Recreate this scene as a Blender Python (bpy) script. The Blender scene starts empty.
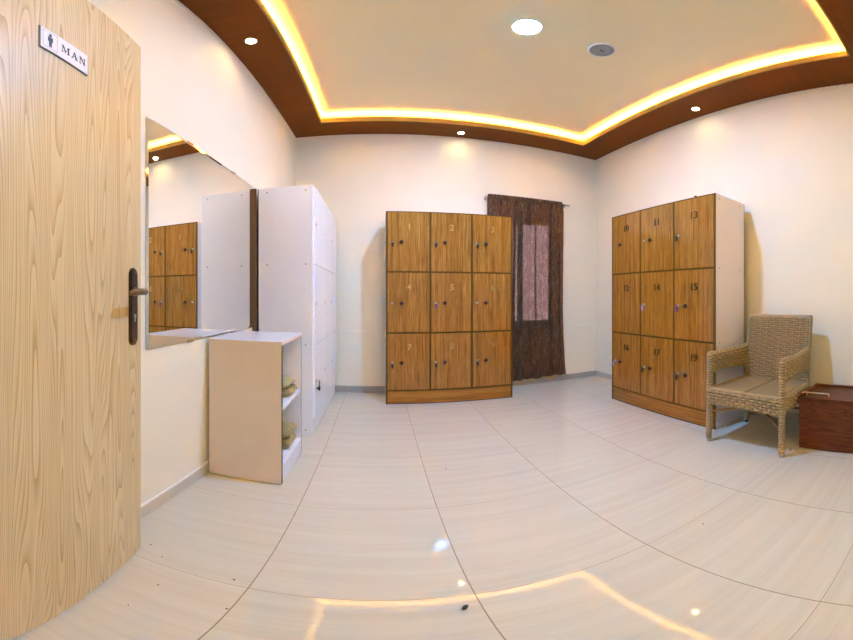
import bpy, bmesh, math, random
from mathutils import Vector, Matrix
random.seed(7)
scene = bpy.context.scene
COL = scene.collection
PI = math.pi
# ------------------------------------------------------------------ dimensions (metres)
HC = 1.03                       # eye height
XL, XR, YB, YF = -0.897, 2.595, 3.71, -0.60
HS, HT = 2.853, 2.97             # soffit and tray ceiling heights
IX0, IX1, IY0, IY1 = -0.570, 2.20, 0.54, 3.385   # inner edge of the soffit

# ------------------------------------------------------------------ node helpers
def new_mat(name):
    m = bpy.data.materials.new(name); m.use_nodes = True
    nt = m.node_tree
    return m, nt, nt.nodes['Principled BSDF']

def N(nt, typ, **kw):
    n = nt.nodes.new(typ)
    for k, v in kw.items():
        if k.startswith('i_'):
            key = k[2:]
            n.inputs[int(key) if key.isdigit() else key.replace('_', ' ')].default_value = v
        else:
            setattr(n, k, v)
    return n

def L(nt, a, b): nt.links.new(a, b)

def math_n(nt, op, a, b=None, c=None):
    n = nt.nodes.new('ShaderNodeMath'); n.operation = op
    for i, v in enumerate((a, b, c)):
        if v is None: continue
        if isinstance(v, (int, float)): n.inputs[i].default_value = v
        else: L(nt, v, n.inputs[i])
    return n.outputs[0]

def mixc(nt, fac, a, b):
    n = nt.nodes.new('ShaderNodeMix'); n.data_type = 'RGBA'
    for i, v in ((0, fac), (6, a), (7, b)):
        if isinstance(v, (int, float)): n.inputs[i].default_value = v
        elif isinstance(v, tuple): n.inputs[i].default_value = (*v, 1) if len(v) == 3 else v
        else: L(nt, v, n.inputs[i])
    return n.outputs[2]

def ramp(nt, fac, stops):
    n = nt.nodes.new('ShaderNodeValToRGB'); L(nt, fac, n.inputs[0])
    e = n.color_ramp.elements
    while len(e) < len(stops): e.new(0.5)
    for el, (p, c) in zip(e, stops):
        el.position = p; el.color = (*c, 1)
    return n.outputs[0]

def objco(nt, scale=(1, 1, 1), loc=(0, 0, 0)):
    t = N(nt, 'ShaderNodeTexCoord'); mp = N(nt, 'ShaderNodeMapping')
    mp.inputs['Scale'].default_value = scale; mp.inputs['Location'].default_value = loc
    L(nt, t.outputs['Object'], mp.inputs[0]); return mp.outputs[0]

def noise(nt, co, scale=1.0, detail=3.0, rough=0.55, dist=0.0):
    n = N(nt, 'ShaderNodeTexNoise'); n.inputs['Scale'].default_value = scale
    n.inputs['Detail'].default_value = detail; n.inputs['Roughness'].default_value = rough
    n.inputs['Distortion'].default_value = dist
    if co is not None: L(nt, co, n.inputs['Vector'])
    return n.outputs[0]

def bump(nt, bsdf, h, strength=0.1, dist=0.002):
    b = N(nt, 'ShaderNodeBump'); b.inputs['Strength'].default_value = strength
    b.inputs['Distance'].default_value = dist
    L(nt, h, b.inputs['Height']); L(nt, b.outputs[0], bsdf.inputs['Normal'])

def plain(name, col, rough=0.5, metal=0.0, spec=0.5, mottling=0.04, nscale=14.0, coat=0.0):
    m, nt, b = new_mat(name)
    f = noise(nt, objco(nt), nscale, 4)
    lo = tuple(c * (1 - mottling) for c in col); hi = tuple(min(1, c * (1 + mottling)) for c in col)
    L(nt, ramp(nt, f, [(0.3, lo), (0.7, hi)]), b.inputs['Base Color'])
    b.inputs['Roughness'].default_value = rough; b.inputs['Metallic'].default_value = metal
    b.inputs['Specular IOR Level'].default_value = spec
    b.inputs['Coat Weight'].default_value = coat; b.inputs['Coat Roughness'].default_value = 0.05
    return m

def emit(name, col, strength):
    m, nt, b = new_mat(name)
    b.inputs['Base Color'].default_value = (*col, 1)
    b.inputs['Emission Color'].default_value = (*col, 1)
    b.inputs['Emission Strength'].default_value = strength
    return m

def wood_streak(name, dark, mid, light, rough, axis='z', fine=70.0, coat=0.0, stretch=1.2, spec=0.5):
    """straight, finely streaked laminate; the grain runs along one axis"""
    m, nt, b = new_mat(name)
    sc = {'z': (fine, fine, stretch), 'x': (stretch, fine, fine), 'y': (fine, stretch, fine)}[axis]
    info = N(nt, 'ShaderNodeObjectInfo')
    off = N(nt, 'ShaderNodeVectorMath', operation='ADD')
    L(nt, objco(nt, sc), off.inputs[0])
    s = math_n(nt, 'MULTIPLY', info.outputs['Random'], 57.0); L(nt, s, off.inputs[1])
    f1 = noise(nt, off.outputs[0], 1.0, 3, 0.6)
    f2 = noise(nt, off.outputs[0], 3.1, 2, 0.5)
    f3 = noise(nt, off.outputs[0], 0.16, 2, 0.5)
    f = math_n(nt, 'ADD', math_n(nt, 'MULTIPLY', f1, 0.62), math_n(nt, 'MULTIPLY', f2, 0.38))
    f = math_n(nt, 'ADD', f, math_n(nt, 'MULTIPLY', math_n(nt, 'SUBTRACT', f3, 0.5), 0.25))
    c = ramp(nt, f, [(0.36, dark), (0.50, mid), (0.66, light)])
    L(nt, c, b.inputs['Base Color'])
    b.inputs['Roughness'].default_value = rough
    b.inputs['Coat Weight'].default_value = coat; b.inputs['Coat Roughness'].default_value = 0.04
    b.inputs['Specular IOR Level'].default_value = spec
    bump(nt, b, f, 0.04, 0.0006)
    return m

def wood_cathedral(name, dark, mid, light):
    """flat-sawn oak veneer: arched growth rings, pale, with fine pores; grain along z"""
    m, nt, b = new_mat(name)
    f = noise(nt, objco(nt, (5.0, 5.0, 0.36), (3.1, 0, 1.7)), 1.0, 2.0, 0.40, 0.1)
    rings = math_n(nt, 'FRACT', math_n(nt, 'MULTIPLY', f, 58.0))
    soft = math_n(nt, 'POWER', rings, 2.6)
    pores = noise(nt, objco(nt, (120, 120, 3)), 1.0, 3, 0.6)
    patch = noise(nt, objco(nt, (3, 3, 0.9)), 1.3, 2)
    v = math_n(nt, 'ADD', math_n(nt, 'MULTIPLY', soft, 0.56), math_n(nt, 'MULTIPLY', math_n(nt, 'SUBTRACT', pores, 0.22), 0.75))
    v = math_n(nt, 'ADD', v, math_n(nt, 'MULTIPLY', math_n(nt, 'SUBTRACT', patch, 0.5), 0.5))
    L(nt, ramp(nt, v, [(0.12, light), (0.45, mid), (0.95, dark)]), b.inputs['Base Color'])
    b.inputs['Roughness'].default_value = 0.42
    bump(nt, b, v, 0.05, 0.0006)
    return m

# ------------------------------------------------------------------ materials
M = {}
M['wall'] = plain('cream_wall_paint', (0.85, 0.79, 0.635), 0.62, mottling=0.012, nscale=3)
M['ceiling'] = plain('tray_ceiling_paint', (0.88, 0.795, 0.55), 0.8, mottling=0.01, nscale=2)
M['soffit'] = wood_streak('dark_walnut_soffit', (0.165, 0.047, 0.002), (0.185, 0.053, 0.0022), (0.205, 0.059, 0.0025), 0.55, 'x', 22, 0.0, 1.5, 0.15)
M['lip'] = plain('cove_lip_paint', (0.34, 0.21, 0.045), 0.6, mottling=0.02)
M['white_trim'] = plain('white_trim_paint', (0.86, 0.83, 0.79), 0.5, mottling=0.01)
M['oak'] = wood_cathedral('oak_veneer', (0.40, 0.255, 0.088), (0.615, 0.46, 0.230), (0.71, 0.58, 0.34))
M['locker_wood'] = wood_streak('golden_brown_laminate', (0.15, 0.052, 0.003), (0.340, 0.140, 0.015), (0.53, 0.265, 0.050), 0.30, 'z', 260, 0.9, 4.0, 0.15)
M['plinth_wood'] = wood_streak('golden_brown_laminate_plinth', (0.20, 0.075, 0.007), (0.340, 0.140, 0.015), (0.46, 0.215, 0.03), 0.30, 'x', 120, 0.6, 2.5, 0.15)
M['edge_brown'] = plain('dark_brown_edge_band', (0.135, 0.062, 0.008), 0.6, spec=0.1)
M['hardboard'] = plain('brown_hardboard', (0.15, 0.075, 0.03), 0.7)
M['white_lam'] = plain('white_laminate', (0.88, 0.885, 0.95), 0.15, mottling=0.01, nscale=2)
M['pink_lam'] = plain('off_white_side_laminate', (0.82, 0.755, 0.79), 0.35, mottling=0.015, nscale=3)
M['mdf'] = plain('beige_fibreboard', (0.76, 0.64, 0.565), 0.55, mottling=0.03, nscale=5)
M['dark_edge'] = plain('dark_seam', (0.06, 0.045, 0.035), 0.6)
M['steel'] = plain('brushed_steel', (0.62, 0.60, 0.57), 0.28, 1.0)
M['screw'] = plain('grey_screw_cap', (0.33, 0.31, 0.31), 0.4)
M['brass'] = plain('brass_numeral', (0.50, 0.34, 0.10), 0.35, 0.85)
M['brass_dark'] = plain('brass_numeral_dim_reflection', (0.09, 0.055, 0.018), 0.4, 0.8)  # same brass, with the dark room it reflects painted into the colour
M['knob'] = plain('oxblood_plastic_knob', (0.060, 0.010, 0.011), 0.28)
M['black'] = plain('black_plastic', (0.018, 0.014, 0.016), 0.35)
M['violet'] = plain('violet_plastic', (0.09, 0.03, 0.28), 0.35)
M['lilac'] = plain('lilac_plastic', (0.45, 0.30, 0.55), 0.35)
M['bronze'] = plain('dark_bronze', (0.070, 0.034, 0.016), 0.36, 0.6, mottling=0.3, nscale=60)
M['bronze_lever'] = plain('worn_bronze', (0.26, 0.15, 0.07), 0.34, 0.8, mottling=0.25, nscale=60)
M['chrome'] = plain('chrome_rod', (0.70, 0.68, 0.64), 0.2, 1.0)
M['glass_mirror'] = plain('silvered_mirror', (0.90, 0.91, 0.89), 0.0, 1.0, mottling=0.0)
M['grille'] = plain('grey_speaker_grille', (0.30, 0.32, 0.36), 0.6)
M['khaki'] = plain('khaki_cloth', (0.36, 0.26, 0.10), 0.9, mottling=0.18, nscale=40)
M['khaki_light'] = plain('straw_cloth', (0.50, 0.39, 0.18), 0.9, mottling=0.12, nscale=40)
M['skirt_grey'] = plain('grey_tile_skirting', (0.42, 0.38, 0.33), 0.3, mottling=0.08, nscale=6)
M['skirt_beige'] = plain('beige_tile_skirting', (0.62, 0.55, 0.44), 0.3, mottling=0.05, nscale=6)
M['crumb'] = plain('dark_crumb', (0.03, 0.022, 0.012), 0.8)
M['paper'] = plain('white_paper', (0.85, 0.82, 0.76), 0.7)
M['wicker'] = plain('straw_wicker', (0.385, 0.27, 0.12), 0.45, mottling=0.22, nscale=120)
M['wicker_dark'] = plain('wicker_underlay', (0.085, 0.054, 0.022), 0.7)
M['brace'] = plain('brown_rod', (0.34, 0.20, 0.09), 0.45)
M['foot'] = plain('grey_metal_foot', (0.55, 0.52, 0.48), 0.4, 0.3)
M['bamboo'] = plain('pale_cane', (0.72, 0.54, 0.32), 0.4)
M['sign_white'] = plain('white_sign_plate', (0.86, 0.87, 0.93), 0.3, mottling=0.0)
M['sign_edge'] = plain('blue_grey_sign_border', (0.17, 0.18, 0.22), 0.4)
M['sign_ink'] = plain('blue_black_ink', (0.012, 0.013, 0.03), 0.4)
M['sign_line'] = plain('lilac_line', (0.55, 0.47, 0.62), 0.4)
M['frame_white'] = plain('white_window_frame', (0.86, 0.86, 0.88), 0.4)
M['led'] = emit('amber_led_strip', (1.0, 0.55, 0.07), 150.0)
M['panel'] = emit('cool_white_panel', (0.21, 0.48, 1.0), 1480.0)
M['entry_fill'] = emit('entry_fill_panel', (1.0, 0.80, 0.32), 9.0)
M['lens'] = emit('warm_downlight_lens', (1.0, 0.78, 0.48), 45.0)

def chest_mat():
    m, nt, b = new_mat('red_brown_varnished_wood')
    w = noise(nt, objco(nt, (9, 2.2, 16), (0.3, 0, 0)), 1.0, 3, 0.55, 1.2)
    fine = noise(nt, objco(nt, (120, 6, 120)), 1.0, 2)
    v = math_n(nt, 'ADD', math_n(nt, 'MULTIPLY', math_n(nt, 'FRACT', math_n(nt, 'MULTIPLY', w, 7.0)), 0.45), math_n(nt, 'MULTIPLY', fine, 0.5))
    L(nt, ramp(nt, v, [(0.15, (0.185, 0.050, 0.010)), (0.5, (0.110, 0.027, 0.005)), (0.9, (0.040, 0.009, 0.003))]), b.inputs['Base Color'])
    b.inputs['Roughness'].default_value = 0.35; b.inputs['Specular IOR Level'].default_value = 0.25
    return m
M['chest'] = chest_mat()

def seat_mat():
    m, nt, b = new_mat('tan_woven_seat')
    a = noise(nt, objco(nt, (30, 260, 60)), 1.0, 2)
    L(nt, ramp(nt, a, [(0.3, (0.225, 0.15, 0.060)), (0.7, (0.35, 0.245, 0.115))]), b.inputs['Base Color'])
    b.inputs['Roughness'].default_value = 0.6
    bump(nt, b, a, 0.4, 0.002)
    return m
M['seat'] = seat_mat()

def floor_mat():
    m, nt, b = new_mat('polished_porcelain_tiles')
    t = N(nt, 'ShaderNodeTexCoord'); sx = N(nt, 'ShaderNodeSeparateXYZ'); L(nt, t.outputs['Object'], sx.inputs[0])
    PX, PY, OX, OY = 0.590, 0.605, 0.245, 0.282
    ux = math_n(nt, 'DIVIDE', math_n(nt, 'SUBTRACT', sx.outputs[0], OX), PX)
    uy = math_n(nt, 'DIVIDE', math_n(nt, 'SUBTRACT', sx.outputs[1], OY), PY)
    def line(u, pitch, w):
        d = math_n(nt, 'ABSOLUTE', math_n(nt, 'SUBTRACT', math_n(nt, 'FRACT', math_n(nt, 'ADD', u, 0.5)), 0.5))
        return math_n(nt, 'LESS_THAN', math_n(nt, 'MULTIPLY', d, pitch), w)
    lx = line(ux, PX, 0.0020); ly = line(uy, PY, 0.0009)
    grout = math_n(nt, 'MAXIMUM', lx, ly)
    cell = N(nt, 'ShaderNodeCombineXYZ'); L(nt, math_n(nt, 'FLOOR', ux), cell.inputs[0]); L(nt, math_n(nt, 'FLOOR', uy), cell.inputs[1])
    wn = N(nt, 'ShaderNodeTexWhiteNoise', noise_dimensions='3D'); L(nt, cell.outputs[0], wn.inputs['Vector'])
    va = N(nt, 'ShaderNodeVectorMath', operation='MULTIPLY_ADD')
    L(nt, t.outputs['Object'], va.inputs[0]); va.inputs[1].default_value = (0.9, 26.0, 1.0)
    sc = N(nt, 'ShaderNodeVectorMath', operation='SCALE'); L(nt, wn.outputs['Color'], sc.inputs[0]); sc.inputs['Scale'].default_value = 31.0
    L(nt, sc.outputs[0], va.inputs[2])
    g1 = noise(nt, va.outputs[0], 1.0, 4, 0.6, 0.4)
    va2 = N(nt, 'ShaderNodeVectorMath', operation='MULTIPLY'); L(nt, va.outputs[0], va2.inputs[0]); va2.inputs[1].default_value = (2.0, 5.0, 1.0)
    g2 = noise(nt, va2.outputs[0], 1.0, 2, 0.5)
    g = math_n(nt, 'ADD', math_n(nt, 'MULTIPLY', g1, 0.7), math_n(nt, 'MULTIPLY', g2, 0.3))
    g = math_n(nt, 'ADD', g, math_n(nt, 'MULTIPLY', math_n(nt, 'SUBTRACT', wn.outputs['Value'], 0.5), 0.10))
    c = ramp(nt, g, [(0.28, (0.535, 0.495, 0.392)), (0.5, (0.585, 0.548, 0.446)), (0.72, (0.63, 0.597, 0.50))])
    c = mixc(nt, grout, c, (0.27, 0.20, 0.12))
    L(nt, c, b.inputs['Base Color'])
    r = math_n(nt, 'ADD', math_n(nt, 'MULTIPLY', grout, 0.4), 0.055)
    L(nt, r, b.inputs['Roughness'])
    b.inputs['Specular IOR Level'].default_value = 0.32
    return m
M['floor'] = floor_mat()

def curtain_mat():
    m, nt, b = new_mat('brown_crinkled_sheer')
    nt.nodes.remove(b)
    out = nt.nodes['Material Output']
    f1 = noise(nt, objco(nt, (55, 55, 45)), 1.0, 4, 0.8)
    f2 = noise(nt, objco(nt, (150, 20, 9)), 1.0, 3)
    f = math_n(nt, 'ADD', math_n(nt, 'MULTIPLY', f1, 0.5), math_n(nt, 'MULTIPLY', f2, 0.5))
    c = ramp(nt, f, [(0.36, (0.034, 0.020, 0.010)), (0.52, (0.115, 0.074, 0.040)), (0.68, (0.33, 0.245, 0.155))])
    ct = ramp(nt, f, [(0.34, (0.55, 0.165, 0.12)), (0.7, (0.94, 0.39, 0.31))])
    d = N(nt, 'ShaderNodeBsdfDiffuse'); L(nt, c, d.inputs[0])
    tr = N(nt, 'ShaderNodeBsdfTranslucent'); L(nt, ct, tr.inputs[0])
    tp = N(nt, 'ShaderNodeBsdfTransparent'); tp.inputs[0].default_value = (0.85, 0.50, 0.47, 1)
    m1 = N(nt, 'ShaderNodeMixShader'); m1.inputs[0].default_value = 0.24
    L(nt, d.outputs[0], m1.inputs[1]); L(nt, tr.outputs[0], m1.inputs[2])
    m2 = N(nt, 'ShaderNodeMixShader'); m2.inputs[0].default_value = 0.03
    L(nt, m1.outputs[0], m2.inputs[1]); L(nt, tp.outputs[0], m2.inputs[2])
    L(nt, m2.outputs[0], out.inputs[0])
    return m
M['curtain'] = curtain_mat()
M['lining'] = plain('beige_lining', (0.55, 0.42, 0.24), 0.85, mottling=0.08)

def glass_mat():
    m, nt, b = new_mat('window_glass')
    b.inputs['Base Color'].default_value = (0.95, 0.98, 0.98, 1)
    b.inputs['Roughness'].default_value = 0.02
    b.inputs['Transmission Weight'].default_value = 1.0
    b.inputs['IOR'].default_value = 1.05
    return m
M['glass'] = glass_mat()

def film_mat():
    m, nt, b = new_mat('frosted_window_film')
    nt.nodes.remove(b)
    tr = N(nt, 'ShaderNodeBsdfTranslucent'); tr.inputs[0].default_value = (.80, .74, .76, 1)
    L(nt, tr.outputs[0], nt.nodes['Material Output'].inputs[0])
    return m
M['film'] = film_mat()

# ------------------------------------------------------------------ mesh helpers
def BM(): return bmesh.new()

def box(bm, x0, x1, y0, y1, z0, z1, bev=0.0, mi=0):
    r = bmesh.ops.create_cube(bm, size=1.0)
    vs = r['verts']
    for v in vs:
        v.co = Vector((x0 + (v.co.x + .5) * (x1 - x0), y0 + (v.co.y + .5) * (y1 - y0), z0 + (v.co.z + .5) * (z1 - z0)))
    fs = list({f for v in vs for f in v.link_faces})
    for f in fs: f.material_index = mi
    if bev > 0:
        es = list({e for v in vs for e in v.link_edges})
        bmesh.ops.bevel(bm, geom=es, offset=bev, segments=2, profile=0.5, affect='EDGES', material=-1)

def cyl(bm, p0, p1, r0, r1=None, seg=20, mi=0, caps=True):
    p0, p1 = Vector(p0), Vector(p1); r1 = r0 if r1 is None else r1
    d = p1 - p0
    q = d.to_track_quat('Z', 'Y').to_matrix().to_4x4(); q.translation = (p0 + p1) / 2
    r = bmesh.ops.create_cone(bm, cap_ends=caps, segments=seg, radius1=r0, radius2=r1, depth=d.length, matrix=q)
    for f in {f for v in r['verts'] for f in v.link_faces}: f.material_index = mi; f.smooth = True

def lathe(bm, prof, c=(0, 0, 0), axis='z', seg=32, mi=0):
    """prof: (radius, height) pairs"""
    rings = []
    for r, h in prof:
        ring = []
        for k in range(seg):
            a = 2 * PI * k / seg
            x, y = r * math.cos(a), r * math.sin(a)
            co = {'z': (x, y, h), 'y': (x, h, y), 'x': (h, x, y)}[axis]
            ring.append(bm.verts.new(Vector(co) + Vector(c)))
        rings.append(ring)
    for a, b in zip(rings, rings[1:]):
        for k in range(seg):
            f = bm.faces.new((a[k], a[(k + 1) % seg], b[(k + 1) % seg], b[k])); f.material_index = mi; f.smooth = True
    for ring in (rings[0], rings[-1]):
        try: f = bm.faces.new(ring); f.material_index = mi
        except ValueError: pass
    bmesh.ops.recalc_face_normals(bm, faces=bm.faces[:])

def tube(bm, pts, r, seg=8, mi=0, closed=False, flat=1.0, thin=1.0):
    pts = [Vector(p) for p in pts]; n = len(pts); rings = []
    up = Vector((0, 0, 1))
    for i, p in enumerate(pts):
        if closed: t = pts[(i + 1) % n] - pts[i - 1]
        else: t = pts[min(i + 1, n - 1)] - pts[max(i - 1, 0)]
        t.normalize()
        a = t.cross(up)
        if a.length < 1e-3: a = t.cross(Vector((1, 0, 0)))
        a.normalize(); b = a.cross(t)
        rr = r[i] if isinstance(r, (list, tuple)) else r
        rings.append([bm.verts.new(p + (a * thin * math.cos(2 * PI * k / seg) + b * math.sin(2 * PI * k / seg) * flat) * rr) for k in range(seg)])
    m = n if closed else n - 1
    for i in range(m):
        A, B = rings[i], rings[(i + 1) % n]
        for k in range(seg):
            f = bm.faces.new((A[k], A[(k + 1) % seg], B[(k + 1) % seg], B[k])); f.smooth = True; f.material_index = mi
    if not closed:
        for ring in (rings[0], rings[-1]):
            f = bm.faces.new(ring); f.material_index = mi

def prism(bm, poly, frame, depth, mi=0):
    """poly: 2-D outline; frame(u, v, w) -> point; extruded from w=0 to w=depth"""
    a = [bm.verts.new(frame(u, v, 0)) for u, v in poly]
    b = [bm.verts.new(frame(u, v, depth)) for u, v in poly]
    n = len(poly)
    fs = [bm.faces.new(a), bm.faces.new(b)]
    for i in range(n): fs.append(bm.faces.new((a[i], a[(i + 1) % n], b[(i + 1) % n], b[i])))
    for f in fs: f.material_index = mi
    bmesh.ops.recalc_face_normals(bm, faces=fs)

def obj(name, bm, mats, parent=None, smooth=False):
    me = bpy.data.meshes.new(name)
    bmesh.ops.recalc_face_normals(bm, faces=bm.faces[:])
    bm.to_mesh(me); bm.free()
    for m in (mats if isinstance(mats, (list, tuple)) else [mats]): me.materials.append(M[m] if isinstance(m, str) else m)
    o = bpy.data.objects.new(name, me); COL.objects.link(o)
    if smooth:
        for p in me.polygons: p.use_smooth = True
    if parent is not None: o.parent = parent
    return o

def tag(o, label, cat, group=None):
    o['label'] = label; o['category'] = cat
    if group: o['group'] = group
    return o

def thing(name, label, cat, loc=(0, 0, 0), rz=0.0, group=None):
    o = bpy.data.objects.new(name, None); o.empty_display_size = 0.1; COL.objects.link(o)
    o.location = loc; o.rotation_euler = (0, 0, rz)
    return tag(o, label, cat, group)

def struct(name, bm, mats, parent=None):
    o = obj(name, bm, mats, parent)
    if parent is None: o['kind'] = 'structure'
    return o

def text_mesh(name, s, size, depth, mat, parent):
    cu = bpy.data.curves.new(name, 'FONT'); cu.body = s; cu.size = size; cu.extrude = depth; cu.offset = size * .012
    cu.align_x = 'CENTER'; cu.align_y = 'CENTER'; cu.resolution_u = 4
    tmp = bpy.data.objects.new('tmp', cu); COL.objects.link(tmp)
    dg = bpy.context.evaluated_depsgraph_get(); dg.update()
    me = bpy.data.meshes.new_from_object(tmp.evaluated_get(dg))
    bpy.data.objects.remove(tmp); bpy.data.curves.remove(cu)
    me.name = name; me.materials.clear(); me.materials.append(M[mat])
    o = bpy.data.objects.new(name, me); COL.objects.link(o); o.parent = parent
    return o

# ------------------------------------------------------------------ room shell
bm = BM(); box(bm, XL - .15, XR + .15, YF - .15, YB + .15, -.08, 0); struct('floor', bm, 'floor')
bm = BM(); box(bm, XL - .15, XR + .15, YF - .15, YB + .15, HT, HT + .1); struct('ceiling', bm, 'ceiling')
bm = BM(); box(bm, XL - .15, XL, YF - .15, YB + .15, 0, HT); struct('wall_left', bm, 'wall')
bm = BM(); box(bm, XR, XR + .15, YF - .15, YB + .15, 0, HT); struct('wall_right', bm, 'wall')
bm = BM(); box(bm, XL, XR, YF - .15, YF, 0, HT); struct('wall_front', bm, 'wall')
bm = BM(); box(bm, XL, -.575, YF, .085, 0, HT); struct('wall_entry', bm, 'wall')
WX0, WX1, WZ0, WZ1 = 1.10, 2.00, 0.700, 1.925
bm = BM()
box(bm, XL, WX0, YB, YB + .15, 0, HT); box(bm, WX1, XR, YB, YB + .15, 0, HT)
box(bm, WX0, WX1, YB, YB + .15, 0, WZ0); box(bm, WX0, WX1, YB, YB + .15, WZ1, HT)
struct('wall_back', bm, 'wall')
# thicker plaster on the lower part of the back wall
bm = BM(); box(bm, XL, XR, YB - .010, YB + .001, 0.0, 0.660, 0.002); struct('trim_1', bm, 'wall')
# dropped soffit round the room and its cove lip
bm = BM()
box(bm, XL, IX0, YF, YB, HS, HS + .02); box(bm, IX1, XR, YF, YB, HS, HS + .02)
box(bm, IX0, IX1, IY1, YB, HS, HS + .02); box(bm, IX0, IX1, YF, IY0, HS, HS + .02)
struct('trim_2', bm, 'soffit')
bm = BM(); h0, h1, t = HS - .001, HS + .052, .012
box(bm, IX0, IX0 + t, IY0, IY1, h0, h1); box(bm, IX1 - t, IX1, IY0, IY1, h0, h1)
box(bm, IX0 + t, IX1 - t, IY1 - t, IY1, h0, h1); box(bm, IX0 + t, IX1 - t, IY0, IY0 + t, h0, h1)
struct('trim_3', bm, 'lip')
bm = BM(); z0, z1, t = HS - .012, HS, .008
box(bm, XL, XL + t, .085, YB, z0, z1); box(bm, XR - t, XR, YF, YB, z0, z1); box(bm, XL + t, XR - t, YB - t, YB, z0, z1)
struct('trim_4', bm, 'white_trim')
# skirtings
bm = BM(); box(bm, XL, XL + .012, .085, YB - .01, 0, .062, .001); struct('baseboard_left', bm, 'skirt_beige')
bm = BM(); box(bm, XL, XL + .010, .085, YB - .01, .062, .072, .002); struct('trim_5', bm, 'white_trim')
bm = BM(); box(bm, XL + .012, XR - .012, YB - .022, YB - .010, 0, .068, .001); struct('baseboard_back', bm, 'skirt_grey')
bm = BM(); box(bm, XR - .012, XR, YF, YB - .010, 0, .068, .001); struct('baseboard_right', bm, 'skirt_beige')
# window behind the curtain
bm = BM(); f, y0, y1 = .045, YB + .04, YB + .09
box(bm, WX0, WX0 + f, y0, y1, WZ0, WZ1, .004); box(bm, WX1 - f, WX1, y0, y1, WZ0, WZ1, .004)
box(bm, WX0 + f, WX1 - f, y0, y1, WZ0, WZ0 + f, .004); box(bm, WX0 + f, WX1 - f, y0, y1, WZ1 - f, WZ1, .004)
w = struct('window_1', bm, 'frame_white')
bm = BM(); box(bm, WX0 + f, WX1 - f, YB + .062, YB + .068, WZ0 + f, WZ1 - f); obj('pane', bm, 'glass', w)
bm = BM(); box(bm, WX0 + f, 1.70, YB + .074, YB + .078, WZ0 + f, WZ1 - f); box(bm, 1.70, 1.862, YB + .074, YB + .078, WZ0 + f + .016, 1.762); box(bm, 1.870, WX1 - f, YB + .074, YB + .078, WZ0 + f, 1.762); box(bm, 1.70, WX1 - f, YB + .074, YB + .078, 1.778, WZ1 - f)
obj('frosted_film', bm, 'film', w)
bm = BM(); box(bm, WX0, WX1, YB - .008, YB + .09, WZ0 - .02, WZ0 + .001, .003); obj('sill', bm, 'frame_white', w)

# ------------------------------------------------------------------ oak door standing open (local x runs from the free edge to the hinge, -y faces the room)
D0 = Vector((-.738, .924, 0)); du = Vector((.234, -.972, 0)).normalized()
ang = math.atan2(du.y, du.x)
# local +x = du; the room side is local +y  (du rotated by +90 degrees)
door = bpy.data.objects.new('door_1', None); COL.objects.link(door); door.location = D0; door.rotation_euler = (0, 0, ang); door['kind'] = 'structure'
bm = BM(); box(bm, 0, .86, -.042, 0, .012, 2.029, .0015); obj('door_leaf', bm, 'oak', door)
# handle: bronze long plate with rounded ends, lever, keyhole
bm = BM()
cxp, z0, z1, hw = .066, .873, 1.119, .024
poly = [(cxp + hw * math.cos(a), z1 - hw + hw * math.sin(a)) for a in [PI * i / 10 for i in range(11)]] + \
       [(cxp + hw * math.cos(a), z0 + hw + hw * math.sin(a)) for a in [PI + PI * i / 10 for i in range(11)]]
prism(bm, poly, lambda u, v, w: Vector((u, w, v)), .010)
es = [e for e in bm.edges if all(abs(v.co.y - .010) < 1e-5 for v in e.verts)]
bmesh.ops.bevel(bm, geom=es, offset=.004, segments=2, affect='EDGES')
dh = obj('door_handle', bm, 'bronze', door)
bm = BM()
cyl(bm, (cxp, .008, 1.043), (cxp, .022, 1.043), .015, .012)
tube(bm, [(cxp, .02, 1.043), (cxp, .036, 1.043), (cxp + .006, .048, 1.043), (cxp + .02, .054, 1.043), (cxp + .06, .055, 1.0425), (cxp + .095, .053, 1.040), (cxp + .115, .051, 1.037)],
     [.0085, .0085, .0095, .0105, .0105, .0095, .006], 14)
obj('lever', bm, 'bronze_lever', dh, True)
bm = BM(); cyl(bm, (cxp, .009, .967), (cxp, .0125, .967), .0055); box(bm, cxp - .0025, cxp + .0025, .009, .0115, .948, .966)
obj('keyhole', bm, 'steel', dh)
bm = BM(); cyl(bm, (cxp, .009, 1.103), (cxp, .0125, 1.103), .005, seg=12); obj('screw', bm, 'bronze_lever', dh)
bm = BM(); cyl(bm, (cxp, .009, .889), (cxp, .0125, .889), .005, seg=12); obj('screw', bm, 'bronze_lever', dh)
# sign: reads left to right for a viewer in the room, so its left end is at the hinge side
sg_l, sg_r, sz0, sz1 = .508, .324, 1.672, 1.754
bm = BM(); box(bm, sg_r, sg_l, 0, .004, sz0, sz1, .001); sg = obj('sign', bm, 'sign_edge', door)
bm = BM(); box(bm, sg_r + .003, sg_l - .003, .0035, .005, sz0 + .003, sz1 - .003); obj('sign_face', bm, 'sign_white', sg)
def sgf(u, v, w): return Vector((sg_l - u, .005 + w, sz0 + v))
bm = BM()
W_, H_ = .050, .062; a0, b0, th = .009, .010, .0013
for (u0, u1, v0, v1) in ((a0, a0 + W_, b0, b0 + th), (a0, a0 + W_, b0 + H_ - th, b0 + H_), (a0, a0 + th, b0, b0 + H_), (a0 + W_ - th, a0 + W_, b0, b0 + H_)):
    prism(bm, [(u0, v0), (u1, v0), (u1, v1), (u0, v1)], sgf, .0006)
obj('pictogram_frame', bm, 'sign_line', sg)
bm = BM(); cu_, s_ = a0 + W_ / 2, 1.0
prism(bm, [(cu_ + .0052 * math.cos(2 * PI * k / 16), .0605 + .0052 * math.sin(2 * PI * k / 16)) for k in range(16)], sgf, .0008)
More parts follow.
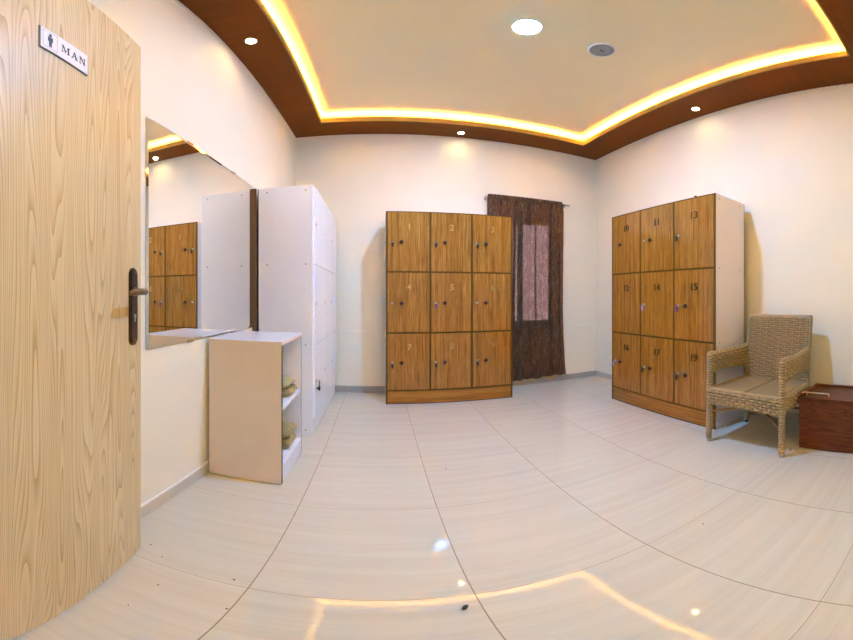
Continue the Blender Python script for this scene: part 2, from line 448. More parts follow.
prism(bm, [(cu_ - 0.00741, .0535), (cu_ + 0.00741, .0535), (cu_ + 0.00819, .050), (cu_ + 0.00819, .036), (cu_ + 0.00624, .036), (cu_ + 0.00562, .047), (cu_ + 0.00468, .035),
           (cu_ + 0.00406, .0155), (cu_ + 0.00094, .0155), (cu_, .034), (cu_ - 0.00094, .0155), (cu_ - 0.00406, .0155), (cu_ - 0.00468, .035), (cu_ - 0.00562, .047), (cu_ - 0.00624, .036), (cu_ - 0.00819, .036), (cu_ - 0.00819, .050)], sgf, .0008)
obj('pictogram', bm, 'sign_ink', sg)
# serif capitals M A N
bm = BM()
def stroke(pts, u0, sx=1.0, v0=.027, hgt=.027):
    prism(bm, [(u0 + x * hgt, v0 + y * hgt) for x, y in pts], sgf, .0008)
def serif(u0, xa, xb, top):
    y0, y1 = (.93, 1.0) if top else (0, .07)
    stroke([(xa, y0), (xb, y0), (xb, y1), (xa, y1)], u0)
def glyph_M(u):
    stroke([(.10, 0), (.16, 0), (.16, 1), (.10, 1)], u); stroke([(.86, 0), (1.04, 0), (1.04, 1), (.86, 1)], u)
    stroke([(.10, 1), (.30, 1), (.60, .18), (.52, 0)], u); stroke([(.52, 0), (.58, .12), (.86, .86), (.86, 1)], u)
    serif(u, 0, .28, False); serif(u, .76, 1.14, False); serif(u, 0, .28, True); serif(u, .86, 1.14, True)
def glyph_A(u):
    stroke([(.10, 0), (.17, 0), (.50, .88), (.46, 1)], u); stroke([(.40, .92), (.46, 1.02), (.54, 1.02), (.92, 0), (.70, 0)], u)
    stroke([(.25, .30), (.68, .30), (.66, .37), (.27, .37)], u); serif(u, 0, .27, False); serif(u, .60, 1.0, False)
def glyph_N(u):
    stroke([(.10, 0), (.16, 0), (.16, 1), (.10, 1)], u); stroke([(.80, 0), (.86, 0), (.86, 1), (.80, 1)], u)
    stroke([(.04, 1), (.26, 1), (.86, .14), (.86, 0), (.78, 0)], u)
    serif(u, 0, .28, False); serif(u, .68, .98, True); serif(u, 0, .26, True)
glyph_M(.074); glyph_A(.1105); glyph_N(.144)
obj('lettering', bm, 'sign_ink', sg)

# ------------------------------------------------------------------ lockers
LW, LD, LH = 1.225, 0.35, 1.826
ROWS = [(0.137, 0.687), (0.687, 1.252), (1.252, 1.82)]
def locker(name, label, loc, rz, depth, front, side, edge, nums, number_mat, locks, style):
    """local frame: x across the front from the viewer's left, -y the front, z up; origin bottom left front"""
    root = thing(name, label, 'locker', loc, rz, None)
    e = .011
    # sides
    for x0 in (0, LW - .018):
        bm = BM(); box(bm, x0, x0 + .018, .004, depth - .006, 0.0, LH, .0008)
        sp = obj('side_panel', bm, side, root)
        bm = BM(); box(bm, x0, x0 + .018, 0, .0045, 0.0, LH); obj('edge_band', bm, edge, sp)
        if style == 'white' or x0 > 0:
            xs = x0 - .0012 if x0 == 0 else x0 + .018 + .0012
            for z in (LH - .035, ROWS[1][1], ROWS[1][0], .05):
                for y in (.05, depth - .07):
                    bm = BM(); cyl(bm, (x0 + .009, y, z), (xs, y, z), .006, seg=10); obj('screw_cap', bm, 'screw', sp)
    bm = BM(); box(bm, .018, LW - .018, .004, depth - .006, LH - .018, LH, .0008); tp = obj('top_panel', bm, side, root)
    bm = BM(); box(bm, .018, LW - .018, 0, .0045, LH - .020, LH); obj('edge_band', bm, edge, tp)
    bm = BM(); box(bm, 0.001, LW - .001, depth - .006, depth, 0.0, LH - .001); obj('back_panel', bm, 'hardboard', root)
    cw = (LW - 2 * .014) / 3
    xs = [.014 + cw * k for k in range(4)]
    for k in (1, 2):
        bm = BM(); box(bm, xs[k] - .011, xs[k] + .011, .003, depth - .006, ROWS[0][0], LH - .018); dv = obj('divider', bm, edge, root)
    for z in (ROWS[0][0], ROWS[1][0], ROWS[2][0]):
        bm = BM(); box(bm, .018, LW - .018, .0035, depth - .006, z - .0095, z + .0095); obj('shelf', bm, edge, root)
    bm = BM(); box(bm, .018 if style != 'white' else .018, LW - .018, .001, .019, .010, ROWS[0][0] - .007, .001); obj('plinth', bm, 'plinth_wood' if style != 'white' else front, root)
    bm = BM(); box(bm, .018, LW - .018, .006, .016, 0.0, .011); obj('plinth_foot', bm, 'dark_edge', root)
    idx = 0
    for r in (2, 1, 0):
        za, zb = ROWS[r]
        for k in range(3):
            g = .0092 if style != 'white' else .002
            xa, xb = xs[k] + (g if k else .004), xs[k + 1] - (g if k < 2 else .004)
            e2 = .0075 if style != 'white' else .002
            zt, zl = (zb - e2 if r < 2 else zb - .004), za + e2
            bm = BM(); box(bm, xa, xb, -.001 if style != 'white' else -.014, .015, zl, zt, .0012); d = obj('door', bm, front, root)
            fy = -.001 if style != 'white' else -.014
            zc = (za + zb) / 2 - .005
            num = nums[idx]; lk = locks[idx]; idx += 1
            if num:
                t = text_mesh('number', num, .080, .002, number_mat, d)
                t.rotation_euler = (PI / 2, 0, 0); t.location = ((xa + xb) / 2 + .006, fy - .002, zc + .145)
            if 'o' in lk:      # round pull knob
                x = xa + (.125 if style != 'white' else .055)
                bm = BM(); lathe(bm, [(.006, fy), (.006, fy - .010), (.015, fy - .013), (.018, fy - .020), (.013, fy - .027), (.004, fy - .029)], (x, 0, zc + (.0 if style != 'white' else -.05)), 'y', 18)
                obj('knob', bm, 'knob' if style != 'white' else 'black', d)
            if 'l' in lk:      # cylinder lock near the opening edge
                x = xa + .042
                zz = zc if style != 'white' else zc + .012
                bm = BM(); lathe(bm, [(.0105, fy), (.0105, fy - .003), (.009, fy - .005), (.004, fy - .0055)], (x, 0, zz), 'y', 16)
                lo = obj('lock', bm, 'steel' if style != 'white' else 'screw', d)
                if 'k' in lk:
                    colr = {'b': 'black', 'v': 'violet', 'p': 'lilac'}[lk[-1]]
                    bm = BM(); box(bm, x - .0012, x + .0012, fy - .022, fy - .005, zz - .004, zz + .004)
                    obj('key', bm, 'steel', d)
                    bm = BM()
                    ov = [(x + .011 * math.cos(a), zz - .028 + .024 * math.sin(a)) for a in [2 * PI * i / 16 for i in range(16)]]
                    prism(bm, ov, lambda u, v, w: Vector((u, fy - .022 - w, v)), .005)
                    tube(bm, [(x + .009 * math.cos(a), fy - .024, zz - .004 + .010 * math.sin(a)) for a in [2 * PI * i / 14 for i in range(14)]], .002, 6, 0, True)
                    obj('key_head', bm, colr, d)
    return root

Lb = locker('locker_cabinet', 'wide brown wood-grain locker with doors numbered 1 to 9, beside the curtain', (.058, 3.255, 0), 0, LD,
       'locker_wood', 'white_lam', 'edge_brown', list('123456789'), 'brass',
       ['olkb', 'olkb', 'olkb', 'ol', 'olkv', 'ol', 'olkb', 'olkb', 'olkb'], 'wood')
LH, ROWS = 1.808, [(0.136, 0.680), (0.680, 1.238), (1.238, 1.802)]
Lr = locker('locker_cabinet', 'brown wood-grain locker with white side and doors numbered 10 to 19, behind the wicker chair', (2.108, 2.735, 0), -PI / 2, .41,
       'locker_wood', 'pink_lam', 'edge_brown', ['10', '11', '13', '12', '14', '15', '16', '17', '19'], 'brass_dark',
       ['o', 'ol', 'lkb', '', 'lkp', 'olkv', 'olkp', 'olkb', 'olkb'], 'wood')
LH, ROWS = 1.826, [(0.137, 0.687), (0.687, 1.252), (1.252, 1.82)]
Lw = locker('locker_cabinet', 'tall plain white locker along the left wall between the mirror and the corner', (-.460, 2.408, 0), PI / 2, .402,
       'white_lam', 'white_lam', 'white_lam', [None] * 9, 'brass',
       ['l'] * 6 + ['olkb'] + ['l'] * 2, 'white')

bm = BM()   # loose bolt on top of the right locker
cyl(bm, (0, 0, 0), (0, 0, .007), .014, seg=6); cyl(bm, (0, 0, .007), (0, 0, .014), .008, seg=12); cyl(bm, (0, 0, .014), (0, 0, .019), .011, seg=12)
o = obj('bolt', bm, 'black'); o.location = (2.138, 1.722, 1.808); tag(o, 'small dark bolt on top of the right brown locker', 'bolt')

# ------------------------------------------------------------------ small open cabinet (open side faces the room)
CX0, CX1, CY0, CY1, CZ = -.876, -.476, 1.675, 2.125, .803
cab = thing('shelf_cabinet', 'low open beige and white shelf cabinet under the mirror', 'cabinet', (CX0, CY0, 0))
w, dp = CX1 - CX0, CY1 - CY0
for y0, m in ((0, 'mdf'), (dp - .018, 'white_lam')):
    bm = BM(); box(bm, 0, w, y0, y0 + .018, 0.004, CZ - .019, .0008); sp = obj('side_panel', bm, ['mdf' if y0 == 0 else 'white_lam'], cab)
    bm = BM(); box(bm, w, w + .0012, y0, y0 + .018, .004, CZ - .019); obj('edge_band', bm, 'dark_edge' if y0 == 0 else 'screw', sp)
    if y0 == 0:
        bm = BM(); box(bm, .004, w - .001, .018, .0195, .1, CZ - .02); obj('inner_face', bm, 'white_lam', sp)
bm = BM(); box(bm, -.002, w + .002, -.002, dp + .002, CZ - .019, CZ - .0015, .001); tpn = obj('top_panel', bm, 'mdf', cab)
bm = BM(); box(bm, -.001, w + .001, -.001, dp + .001, CZ - .002, CZ, .0005); obj('top_face', bm, 'white_lam', tpn)
bm = BM(); box(bm, 0, .006, .018, dp - .018, .01, CZ - .019); obj('back_panel', bm, 'white_lam', cab)
bm = BM(); box(bm, .006, w - .008, .0195, dp - .018, .425, .443, .001); obj('shelf', bm, 'white_lam', cab)
bm = BM(); box(bm, .006, w - .002, .0195, dp - .018, .090, .108, .001); obj('bottom_panel', bm, 'white_lam', cab)
bm = BM(); box(bm, w - .02, w - .002, .018, dp - .018, .006, .088, .001); pl = obj('plinth', bm, 'white_lam', cab)
bm = BM(); box(bm, w - .012, w - .003, .018, dp - .018, .0875, .0905); obj('seam', bm, 'dark_edge', pl)

def folded_cloth(name, loc, size, layers, label, mat2, seed, rz=0):
    rnd = random.Random(seed)
    root = thing(name, label, 'cloth', loc, rz, 'folded khaki cloths in the shelf cabinet')
    lx, ly, hz = size; t = hz / layers
    for i in range(layers):
        bm = BM(); seg = 24; rows = []
        sx = 1 - .05 * i + rnd.uniform(-.02, .02); ox = rnd.uniform(-.006, .006)
        nu = 14
        for a in range(nu + 1):
            u = a / nu - .5
            ring = []
            ends = max(0.0, 1 - (abs(u) * 2) ** 6) ** .5
            for k in range(seg):
                th = 2 * PI * k / seg
                cx, sz = math.cos(th), math.sin(th)
                px = (abs(cx) ** .55) * (1 if cx > 0 else -1) * lx / 2 * sx * (.93 + .07 * ends)
                pz = (abs(sz) ** .8) * (1 if sz > 0 else -1) * t * .5 * (.25 + .75 * ends)
                pz += .0045 * math.sin(9 * u + 3 * cx + seed + i) * (1 if sz > 0 else .25)
                pz = max(pz, -t * .5)
                ring.append(bm.verts.new((px + ox, u * ly, t * (i + .5) + pz)))
            rows.append(ring)
        for A, B in zip(rows, rows[1:]):
            for k in range(seg):
                f = bm.faces.new((A[k], A[(k + 1) % seg], B[(k + 1) % seg], B[k])); f.smooth = True
        bm.faces.new(rows[0]); bm.faces.new(rows[-1])
        fo = obj('fold', bm, 'khaki' if i % 2 == 0 else mat2, root)
        bm = BM(); tube(bm, [(lx / 2 * sx + ox - .001, (q / 20 - .5) * ly * .86, t * (i + .5) + .004 * math.sin(q * .8 + seed)) for q in range(21)], .004, 6)
        obj('hem', bm, 'khaki_light', fo)
    return root
folded_cloth('folded_cloth', (-.605, 2.005, .443), (.21, .18, .090), 2, 'folded khaki cloth on the middle shelf of the low cabinet', 'khaki_light', 2)
folded_cloth('folded_cloth', (-.610, 2.000, .108), (.22, .18, .135), 2, 'folded khaki cloth on the bottom of the low cabinet', 'khaki', 5)

# ------------------------------------------------------------------ mirror
MY0, MY1, MZ0, MZ1 = 1.152, 2.384, .806, 1.838
mir = thing('wall_mirror', 'large rectangular mirror hanging on the left wall beside the oak door', 'mirror', (XL, MY0, MZ0))
bm = BM(); ww, hh, t, bv = MY1 - MY0, MZ1 - MZ0, .0065, .014
out = [(0, 0), (ww, 0), (ww, hh), (0, hh)]; inn = [(bv, bv), (ww - bv, bv), (ww - bv, hh - bv), (bv, hh - bv)]
vb = [bm.verts.new((.002, y, z)) for y, z in out]; vo = [bm.verts.new((t - .0022, y, z)) for y, z in out]; vi = [bm.verts.new((t, y, z)) for y, z in inn]
bm.faces.new(vb[::-1]); bm.faces.new(vi)
for i in range(4):
    j = (i + 1) % 4
    bm.faces.new((vb[i], vb[j], vo[j], vo[i])); bm.faces.new((vo[i], vo[j], vi[j], vi[i]))
obj('glass', bm, 'glass_mirror', mir)
bm = BM(); box(bm, .0002, .0022, .001, ww - .001, .001, hh - .001); obj('backing', bm, 'dark_edge', mir)
bm = BM(); box(bm, .0005, .030, ww + .003, ww + .013, -.03, hh - .012, .001); obj('side_strip', bm, 'hardboard', mir)  # thin brown strip standing just past the right edge of the glass
for y in (.33, .86):
    for z in (0.0, hh):
        s = 1 if z == 0 else -1
        bm = BM(); box(bm, .0005, .009, y, y + .05, z - .004 if s > 0 else z - .006, z + .006 if s > 0 else z + .004, .001); obj('clip', bm, 'chrome', mir)

# ------------------------------------------------------------------ curtain and rod
rod = thing('curtain_rod', 'thin metal curtain rod above the brown curtain', 'curtain rod', (1.134, 3.656, 2.140))
bm = BM(); cyl(bm, (0, 0, 0), (1.03, 0, 0), .007, seg=16); obj('rod', bm, 'chrome', rod)
for x in (.004, .985):
    bm = BM(); cyl(bm, (x, .046, -.01), (x, .053, -.01), .018, seg=16); tube(bm, [(x, .048, -.01), (x, .01, -.014), (x, -.008, -.010), (x, -.010, .002)], .005, 8)
    obj('bracket', bm, 'steel', rod)
for x, s in ((0, -1), (1.03, 1)):
    bm = BM(); lathe(bm, [(.008, 0), (.011, s * .004), (.011, s * .012), (.005, s * .018)], (x, 0, 0), 'x', 14); obj('finial', bm, 'steel', rod)

def sheet(x0, x1, z0f, z1, yf, nx, nz, xf=None):
    bm = BM(); g = []
    for j in range(nz + 1):
        v = j / nz; row = []
        for i in range(nx + 1):
            u = i / nx
            zb = z0f(u); z = zb + (z1 - zb) * v
            xo = xf(u, v) if xf else 0
            row.append(bm.verts.new((x0(v) + (x1(v) - x0(v)) * u + xo, yf(u, v), z)))
        g.append(row)
    for j in range(nz):
        for i in range(nx):
            f = bm.faces.new((g[j][i], g[j][i + 1], g[j + 1][i + 1], g[j + 1][i])); f.smooth = True
    return bm
cur = thing('curtain', 'brown crinkled sheer curtain over the window in the back corner', 'curtain', (0, 3.650, 0))
def fphase(u, v):
    p = 2 * PI * u
    return 7.5 * p + 1.3 * math.sin(2 * p + .6) + .7 * math.sin(5 * p) + .35 * math.sin(3 * v + 4 * u)
def yfold(u, v):
    amp = (.018 + .010 * math.sin(3 * 2 * PI * u + 1.0) ** 2) * (.65 if v > .95 else .85 + .2 * (1 - v))
    return -.008 + amp * math.sin(fphase(u, v)) + .003 * math.sin(2.7 * fphase(u, v) + 5 * v) + .002 * math.sin(40 * v + 30 * u)
def xfold(u, v):
    k = (.62 + .38 * math.sin(3 * 2 * PI * u + .5 * v + .7)) * math.sin(PI * u) ** .3
    return .036 * k * math.sin(2 * fphase(u, v)) * (.3 if v > .95 else 1)
bm = sheet(lambda v: 1.150 + .004 * math.sin(3 * v), lambda v: 2.066 + .045 * (1 - v) ** 3 - .008 * math.sin(5 * v), lambda u: .060 + .030 * u + .006 * math.sin(17 * u), 2.133, yfold, 520, 60, xfold)
fab = obj('fabric', bm, 'curtain', cur)
# gathered heading that the rod runs through, with its ruffle
bm = sheet(lambda v: 1.150, lambda v: 2.066, lambda u: 2.100, 2.166, lambda u, v: -.010 - .006 * math.sin(v * PI) + .007 * math.sin(2 * PI * u * 29 + math.sin(2 * PI * u * 5)), 260, 6)
obj('heading', bm, 'curtain', fab)
bm = sheet(lambda v: 1.165, lambda v: 2.070, lambda u: .014 + .034 * abs(math.sin(PI * (u * 4.4 + .25))) + .018 * u, .20, lambda u, v: .030 + .003 * math.sin(2 * PI * 5 * u), 160, 8)
ln = obj('lining', bm, 'lining', cur)

# ------------------------------------------------------------------ wicker armchair (faces -x)
ch = thing('wicker_armchair', 'straw-coloured wicker armchair beside the brown locker', 'chair', (1.911, 1.156, 0))
def weave(bm, P, nu, nv, r, amp, samples=3, closed_u=False, alt=True, stake=0.0, vclosed=False):
    """strands along u at nv rows of v, running over and under nu stakes; P(u, v) -> (point, normal)"""
    for j in range(nv):
        v = (j + .5) / nv
        n = nu * samples
        pts = []
        for i in range(n + (0 if closed_u else 1)):
            u = i / n
            p, nn = P(u, v)
            ph = PI * u * nu + (PI if (j % 2 and alt) else 0)
            pts.append(Vector(p) + Vector(nn) * (amp * math.sin(ph)))
        tube(bm, pts, r, 6, 0, closed_u, 1.0, .6)
    if stake:
        for k in range(nu):
            m = 24
            tube(bm, [P((k + .5) / nu, q / m)[0] for q in range(m if vclosed else m + 1)], stake, 5, 0, vclosed)
def skin(bm, P, nu, nv, inset, closed_u=True):
    g = []
    for j in range(nv + 1):
        row = []
        for i in range(nu + (0 if closed_u else 1)):
            p, nn = P(i / nu, j / nv); row.append(bm.verts.new(Vector(p) - Vector(nn) * inset))
        g.append(row)
    m = nu if closed_u else nu
    for j in range(nv):
        for i in range(m):
            k = (i + 1) % nu if closed_u else i + 1
            f = bm.faces.new((g[j][i], g[j][k], g[j + 1][k], g[j + 1][i])); f.material_index = 1; f.smooth = True
    if closed_u:
        for row in (g[0], g[-1]):
            f = bm.faces.new(row); f.material_index = 1
def rrect(u, a, b, r):
    """rounded-rectangle section of half sizes a, b: point and outward normal at parameter u"""
    per = [2 * (a - r), PI * r / 2, 2 * (b - r), PI * r / 2] * 2
    s = u * sum(per); k = 0
    while k < 7 and s > per[k]: s -= per[k]; k += 1
    f = s / per[k] if per[k] > 0 else 0
    cx = [(-1, -1), (1, -1), (1, -1), (1, 1), (1, 1), (-1, 1), (-1, 1), (-1, -1)]
    if k == 0: return ((-(a - r) + s), -b), (0, -1)
    if k == 2: return (a, -(b - r) + s), (1, 0)
    if k == 4: return ((a - r) - s, b), (0, 1)
    if k == 6: return (-a, (b - r) - s), (-1, 0)
    c = {1: (a - r, -(b - r), -PI / 2), 3: (a - r, b - r, 0), 5: (-(a - r), b - r, PI / 2), 7: (-(a - r), -(b - r), PI)}[k]
    t = c[2] + f * PI / 2
    return (c[0] + r * math.cos(t), c[1] + r * math.sin(t)), (math.cos(t), math.sin(t))
HWID = .268
# front legs: wrapped posts from the floor to the arm
def wrapped_leg(xb, yb, xt, yt, z0, z1, r, foot, nm='leg'):
    bm = BM()
    def P(u, v):
        z = z0 + (z1 - z0) * v; f = z / z1
        cx, cy = xb + (xt - xb) * f, yb + (yt - yb) * f
        a = 2 * PI * u
        return (cx + r * math.cos(a), cy + r * math.sin(a), z), (math.cos(a), math.sin(a), 0)
    weave(bm, P, 8, int((z1 - z0) / .0175), .0085, .0004, 2, True, False)
    skin(bm, P, 16, 6, .0045)
    if z1 > .6: cyl(bm, (xt, yt, z1 - .004), (xt, yt, z1 + .006), r + .002, r - .004, 16)
    lg = obj(nm, bm, ['wicker', 'wicker_dark'], ch)
    bm = BM(); cyl(bm, (xb, yb, 0), (xb, yb, z0 + .004), r * .82, r * .82, 16); obj('foot_cap', bm, foot, lg)
for s in (-1, 1):
    wrapped_leg(0, s * HWID, .012, s * HWID, .022, .634, .0165, 'foot')
    wrapped_leg(.478, s * (HWID - .010), .470, s * (HWID - .015), .022, .40, .016, 'black')
# front apron and side aprons
def apron(A, B, n, zt, zb0, arch, half):
    A, B, n = Vector(A), Vector(B), Vector(n)
    def P(u, v):
        (a, b), (na, nb) = rrect(u, .5, .5, .16)
        zb = zb0 + arch * math.sin(PI * v)
        zc, hh = (zt + zb) / 2, (zt - zb)
        p = A + (B - A) * v
        return p + n * (a * 2 * half) + Vector((0, 0, zc + b * hh)), n * na + Vector((0, 0, nb))
    return P
def loft(P, L_, per, parent, name, extra_v=False, pitch=.0160):
    """weave strands that run along the length (v) at steps round the section (u)"""
    bm = BM()
    Q = lambda a, b: P(b, a)
    weave(bm, Q, max(4, int(L_ / .029)), int(per / pitch), .0082, .0064, 6, False, True, .0062, True)
    skin(bm, P, 24, 16, .0060)
    return obj(name, bm, ['wicker', 'wicker_dark'], parent)
loft(apron((.004, -HWID, 0), (.004, HWID, 0), (1, 0, 0), .394, .290, .014, .014), .53, .30, ch, 'front_apron')
for s in (-1, 1):
    loft(apron((.01, s * (HWID - .002), 0), (.475, s * (HWID - .010), 0), (0, 1, 0), .390, .296, .012, .012), .47, .28, ch, 'side_apron')
# arms: a deep woven band from the front post to the back, bowed outwards a little
for s in (-1, 1):
    def PA(u, v, s=s):
        (a, b), (na, nb) = rrect(u, .5, .5, .22)
        x = .006 + v * .490
        zb = .508 + .016 * math.sin(PI * min(1, v * 1.05)) ** .8 - .020 * v
        zt = .638 - .008 * math.sin(PI * v) + .012 * v
        y = s * (HWID + .004 + .010 * math.sin(PI * v) - .020 * v) + .006 * v
        return Vector((x, y + a * .034, (zt + zb) / 2 + b * (zt - zb))), Vector((0, na, nb))
    loft(PA, .52, .36, ch, 'armrest')
# back: tilted, slightly hollow woven slab
def PB(u, v):
    (a, b), (na, nb) = rrect(u, .5, .5, .10)
    z = .30 + .572 * v
    y = a * 2 * (HWID - .014 + .004 * v)
    xb = .470 + .020 * max(0, (v - .15)) + .062 * max(0, v - .1) ** 1.3 + .022 * (1 - (2 * a) ** 2) * v
    return Vector((xb + b * .034, y, z)), Vector((nb, na, 0))
bm = BM()
weave(bm, PB, 36, 35, .0080, .0068, 6, True, True, .0064)
skin(bm, PB, 40, 16, .0070)
bk = obj('backrest', bm, ['wicker', 'wicker_dark'], ch)
bm = BM()
rim = [PB(k / 40, 1.0)[0] + Vector((0, 0, .002)) for k in range(40)]
tube(bm, [(.470 + .020 * .85 + .062 * .9 ** 1.3 + .022 * (1 - q * q), q * (HWID - .008), .872) for q in [-1 + 2 * i / 24 for i in range(25)]], .0165, 10)
obj('top_rail', bm, 'wicker', bk)
# seat: two flat tan woven panels with a gap between
for y0, y1 in ((-.250, -.004), (.006, .250)):
    bm = BM(); box(bm, .018, .462, y0, y1, .382, .403, .008); obj('seat', bm, 'seat', ch)
bm = BM(); box(bm, .02, .46, -.252, .252, .366, .382); obj('seat_frame', bm, 'wicker_dark', ch)
# crossed braces under the seat
for a, b in (((.006, HWID, .225), (.475, -HWID + .01, .190)), ((.006, -HWID, .175), (.475, HWID - .01, .205))):
    m = (Vector(a) + Vector(b)) / 2 + Vector((0, 0, .03))
    bm = BM(); tube(bm, [a, (Vector(a) + m) / 2 + Vector((0, 0, .006)), m, (Vector(b) + m) / 2 + Vector((0, 0, .006)), b], .0085, 8); obj('brace', bm, 'brace', ch)

# ------------------------------------------------------------------ wooden chest
cx0, cx1, cy0, cy1, cz = 2.088, 2.430, .02, .848, .375
cst = thing('wooden_chest', 'low dark red-brown wooden chest at the right edge next to the chair', 'chest', (cx0, cy0, 0))
W_, D_ = cx1 - cx0, cy1 - cy0
bm = BM(); box(bm, 0, W_, 0, D_, .004, cz - .022, .003); obj('body', bm, 'chest', cst)
bm = BM(); box(bm, -.004, W_, -.004, D_ + .004, cz - .020, cz - .004, .003); lid = obj('lid', bm, 'chest', cst)
bm = BM()
box(bm, W_ - .03, W_, -.004, D_ + .004, cz - .004, cz + .010, .003); box(bm, .02, W_ - .03, D_ - .024, D_ + .004, cz - .004, cz + .006, .003)
obj('raised_edge', bm, 'chest', lid)
for y in (.03, D_ - .03):
    for x in (.03, W_ - .03):
        bm = BM(); cyl(bm, (x, y, 0), (x, y, .005), .014); obj('foot', bm, 'black', cst)
bm = BM()
tube(bm, [(2.150, .850, .385), (2.146, .83, .390), (2.136, .78, .393), (2.130, .73, .394), (2.134, .69, .394), (2.140, .668, .392)], .0045, 10)
cyl(bm, (2.140, .668, .394), (2.141, .664, .3725), .0045, seg=10); cyl(bm, (2.144, .815, .392), (2.145, .815, .3725), .0045, seg=10)
o = obj('cane_handle', bm, 'bamboo'); tag(o, 'bent pale cane rod lying on the wooden chest', 'cane rod')

# ------------------------------------------------------------------ bits on the floor
SPECKS = [(-0.731, 0.970, 0.0035), (-0.654, 0.927, 0.0030), (-0.567, 0.785, 0.0030), (-0.398, 0.913, 0.0040), (-0.353, 0.767, 0.0035), (-0.563, 0.655, 0.0025), (0.362, 1.903, 0.0050), (-0.361, 2.796, 0.0050), (1.086, 0.838, 0.0040)]
M['speck'] = plain('brown_dirt', (0.16, 0.10, 0.05), 0.9)
bm = BM()
bmesh.ops.create_icosphere(bm, subdivisions=2, radius=.010)
for v in bm.verts: v.co = Vector((v.co.x * 1.4, v.co.y * .7, (v.co.z + .010) * .5)) * random.uniform(.85, 1.15)
o = obj('crumb', bm, 'crumb', smooth=True); o.location = (.203, .824, 0); o.rotation_euler = (0, 0, .9); tag(o, 'small dark crumb on the pale floor tiles near the front', 'crumb')
for x, y, r in SPECKS:
    bm = BM(); bmesh.ops.create_icosphere(bm, subdivisions=1, radius=r)
    for v in bm.verts: v.co = Vector((v.co.x * 1.3, v.co.y * .8, (v.co.z + r) * .45)) * random.uniform(.8, 1.2)
    o = obj('speck', bm, 'speck', smooth=True); o.location = (x, y, 0); o.rotation_euler = (0, 0, random.uniform(0, 3)); tag(o, 'tiny brown speck of dirt on the pale floor tiles', 'speck', 'specks of dirt on the floor')
for (x, y, s, rz, lab) in ((2.030, .897, .011, .4, 'white paper scrap on the floor nearest the chair leg'), (2.030, .862, .013, 1.3, 'white paper scrap on the floor nearest the chest')):
    bm = BM(); pts = [(-1, -.5), (.3, -.7), (1, .1), (.4, .6), (-.7, .5)]
    top = [bm.verts.new((px * s, py * s, .003 + .004 * abs(px))) for px, py in pts]; bot = [bm.verts.new((px * s, py * s, .0005)) for px, py in pts]
    bm.faces.new(top); bm.faces.new(bot[::-1])
    for i in range(5): bm.faces.new((bot[i], bot[(i + 1) % 5], top[(i + 1) % 5], top[i]))
    o = obj('paper_scrap', bm, 'paper'); o.location = (x, y, 0); o.rotation_euler = (0, 0, rz); tag(o, lab, 'paper scrap', 'paper scraps by the chest')

# ------------------------------------------------------------------ ceiling fittings and lights
pan = thing('ceiling_light', 'round cool white ceiling light in the middle of the tray ceiling', 'ceiling light', (.826, 1.866, HT))
bm = BM(); lathe(bm, [(.092, 0), (.092, -.003), (.082, -.004)], seg=48); obj('rim', bm, 'white_trim', pan)
bm = BM(); lathe(bm, [(.081, -.002), (.080, -.0045), (.060, -.006), (.030, -.007), (.006, -.007)], seg=48); obj('diffuser', bm, 'panel', pan)

ent = thing('fill_light_panel', 'unseen fill light panel added on the ceiling over the entrance', 'ceiling light', (.62, -.02, HS))  # added fill lamp out of view, brightens faces turned towards the camera
bm = BM(); box(bm, -.62, .62, -.31, .31, -.012, 0, .002); obj('frame', bm, 'white_trim', ent)
bm = BM(); box(bm, -.60, .60, -.29, .29, -.016, -.0121, .001); obj('diffuser', bm, 'entry_fill', ent)

spk = thing('ceiling_speaker', 'round grey ceiling speaker with white ring beside the ceiling light', 'speaker', (1.368, 1.882, HT))
bm = BM(); lathe(bm, [(.095, 0), (.097, -.005), (.090, -.009), (.082, -.008), (.080, -.002)], seg=48); obj('ring', bm, 'white_trim', spk)
bm = BM(); lathe(bm, [(.081, -.002), (.081, -.006), (.05, -.008), (.005, -.009)], seg=48); gr = obj('grille', bm, 'grille', spk)
bm = BM(); box(bm, -.014, .014, -.005, .005, -.011, -.008, .001); obj('badge', bm, 'black', gr)

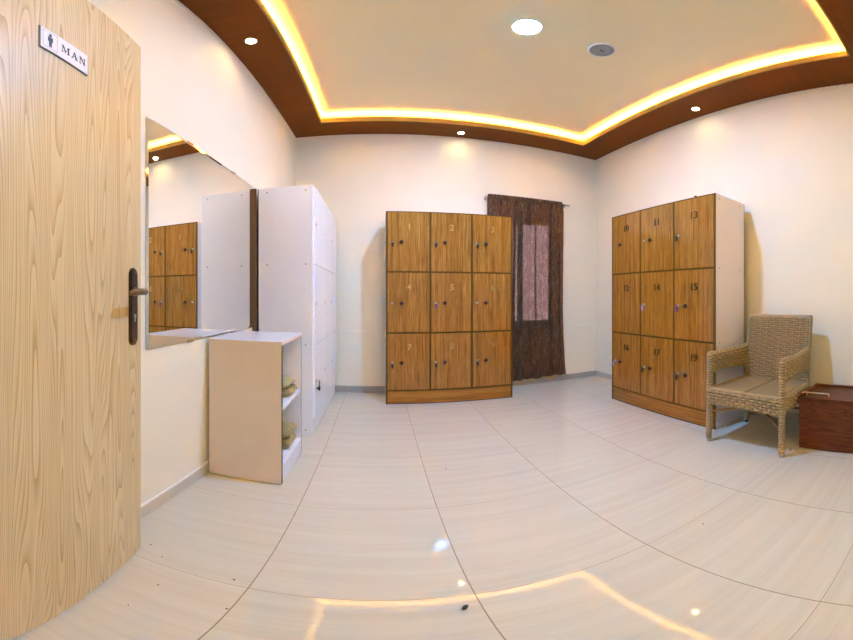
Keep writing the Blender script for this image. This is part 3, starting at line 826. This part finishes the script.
def downlight(x, y, label):
    d = thing('recessed_downlight', label, 'downlight', (x, y, HS), 0, 'downlights in the wooden soffit')
    bm = BM(); lathe(bm, [(.040, 0), (.042, -.003), (.036, -.005), (.031, -.003), (.030, 0)], seg=32); obj('ring', bm, 'steel', d)
    bm = BM(); lathe(bm, [(.030, -.001), (.029, -.003), (.010, -.0045)], seg=32); obj('lens', bm, 'lens', d)
    li = bpy.data.lights.new('downlight_beam', 'SPOT'); li.energy = 4; li.color = (1.0, .70, .28); li.spot_size = 2.7; li.spot_blend = 1.0; li.shadow_soft_size = .025
    lo = bpy.data.objects.new('downlight_beam', li); COL.objects.link(lo); lo.parent = d; lo.location = (0, 0, -.012)
downlight(-.738, 1.942, 'downlight in the dark soffit above the mirror wall')
downlight(.839, 3.575, 'downlight in the dark soffit above the numbered 1 to 9 locker')
downlight(2.430, 1.956, 'downlight in the dark soffit above the right brown locker')

t_, lz = .036, HS + .021
for nm, b4 in (('left', (IX0 - .004 - t_, IX0 - .004, IY0, IY1)), ('right', (IX1 + .004, IX1 + .004 + t_, IY0, IY1)),
           ('back', (IX0, IX1, IY1 + .004, IY1 + .004 + t_)), ('front', (IX0, IX1, IY0 - .004 - t_, IY0 - .004))):
    bm = BM(); box(bm, *b4, lz, lz + .006)
    o = obj('led_strip', bm, 'led')
    side = {'left': 'over the mirror wall', 'right': 'over the right wall', 'back': 'over the back wall', 'front': 'on the near side above the doorway'}[nm]
    tag(o, 'warm LED strip hidden in the ceiling cove ' + side, 'light strip', 'LED strips in the ceiling cove')

# ------------------------------------------------------------------ world: daylight outside the window
wd = bpy.data.worlds.new('daylight'); scene.world = wd; wd.use_nodes = True
bg = wd.node_tree.nodes['Background']; bg.inputs[0].default_value = (.86, .91, 1.0, 1); bg.inputs[1].default_value = 20.0

# ------------------------------------------------------------------ camera: 360-degree style equirectangular lens, level, straight ahead
cd = bpy.data.cameras.new('camera'); cam = bpy.data.objects.new('camera', cd); COL.objects.link(cam)
cam.location = (0, 0, HC); cam.rotation_euler = (PI / 2, 0, 0)
cd.type = 'PANO'; cd.clip_start = .01
F, X0, H0 = 354.0, 379.5, 296.0
pc = cd if hasattr(cd, 'panorama_type') else cd.cycles
pc.panorama_type = 'EQUIRECTANGULAR'
pc.longitude_min = -X0 / F; pc.longitude_max = (853 - X0) / F
pc.latitude_max = H0 / F; pc.latitude_min = -(640 - H0) / F
scene.camera = cam

# ------------------------------------------------------------------ render look
cy = scene.cycles
cy.use_denoising = True; cy.blur_glossy = 0.0
cy.caustics_reflective = False; cy.caustics_refractive = False
cy.max_bounces = 12; cy.diffuse_bounces = 6; cy.glossy_bounces = 6; cy.sample_clamp_indirect = 0.0
vs = scene.view_settings
scene.display_settings.display_device = 'sRGB'
vs.view_transform = 'Standard'; vs.look = 'None'; vs.gamma = 1.0; vs.exposure = -0.13; vs.use_curve_mapping = False
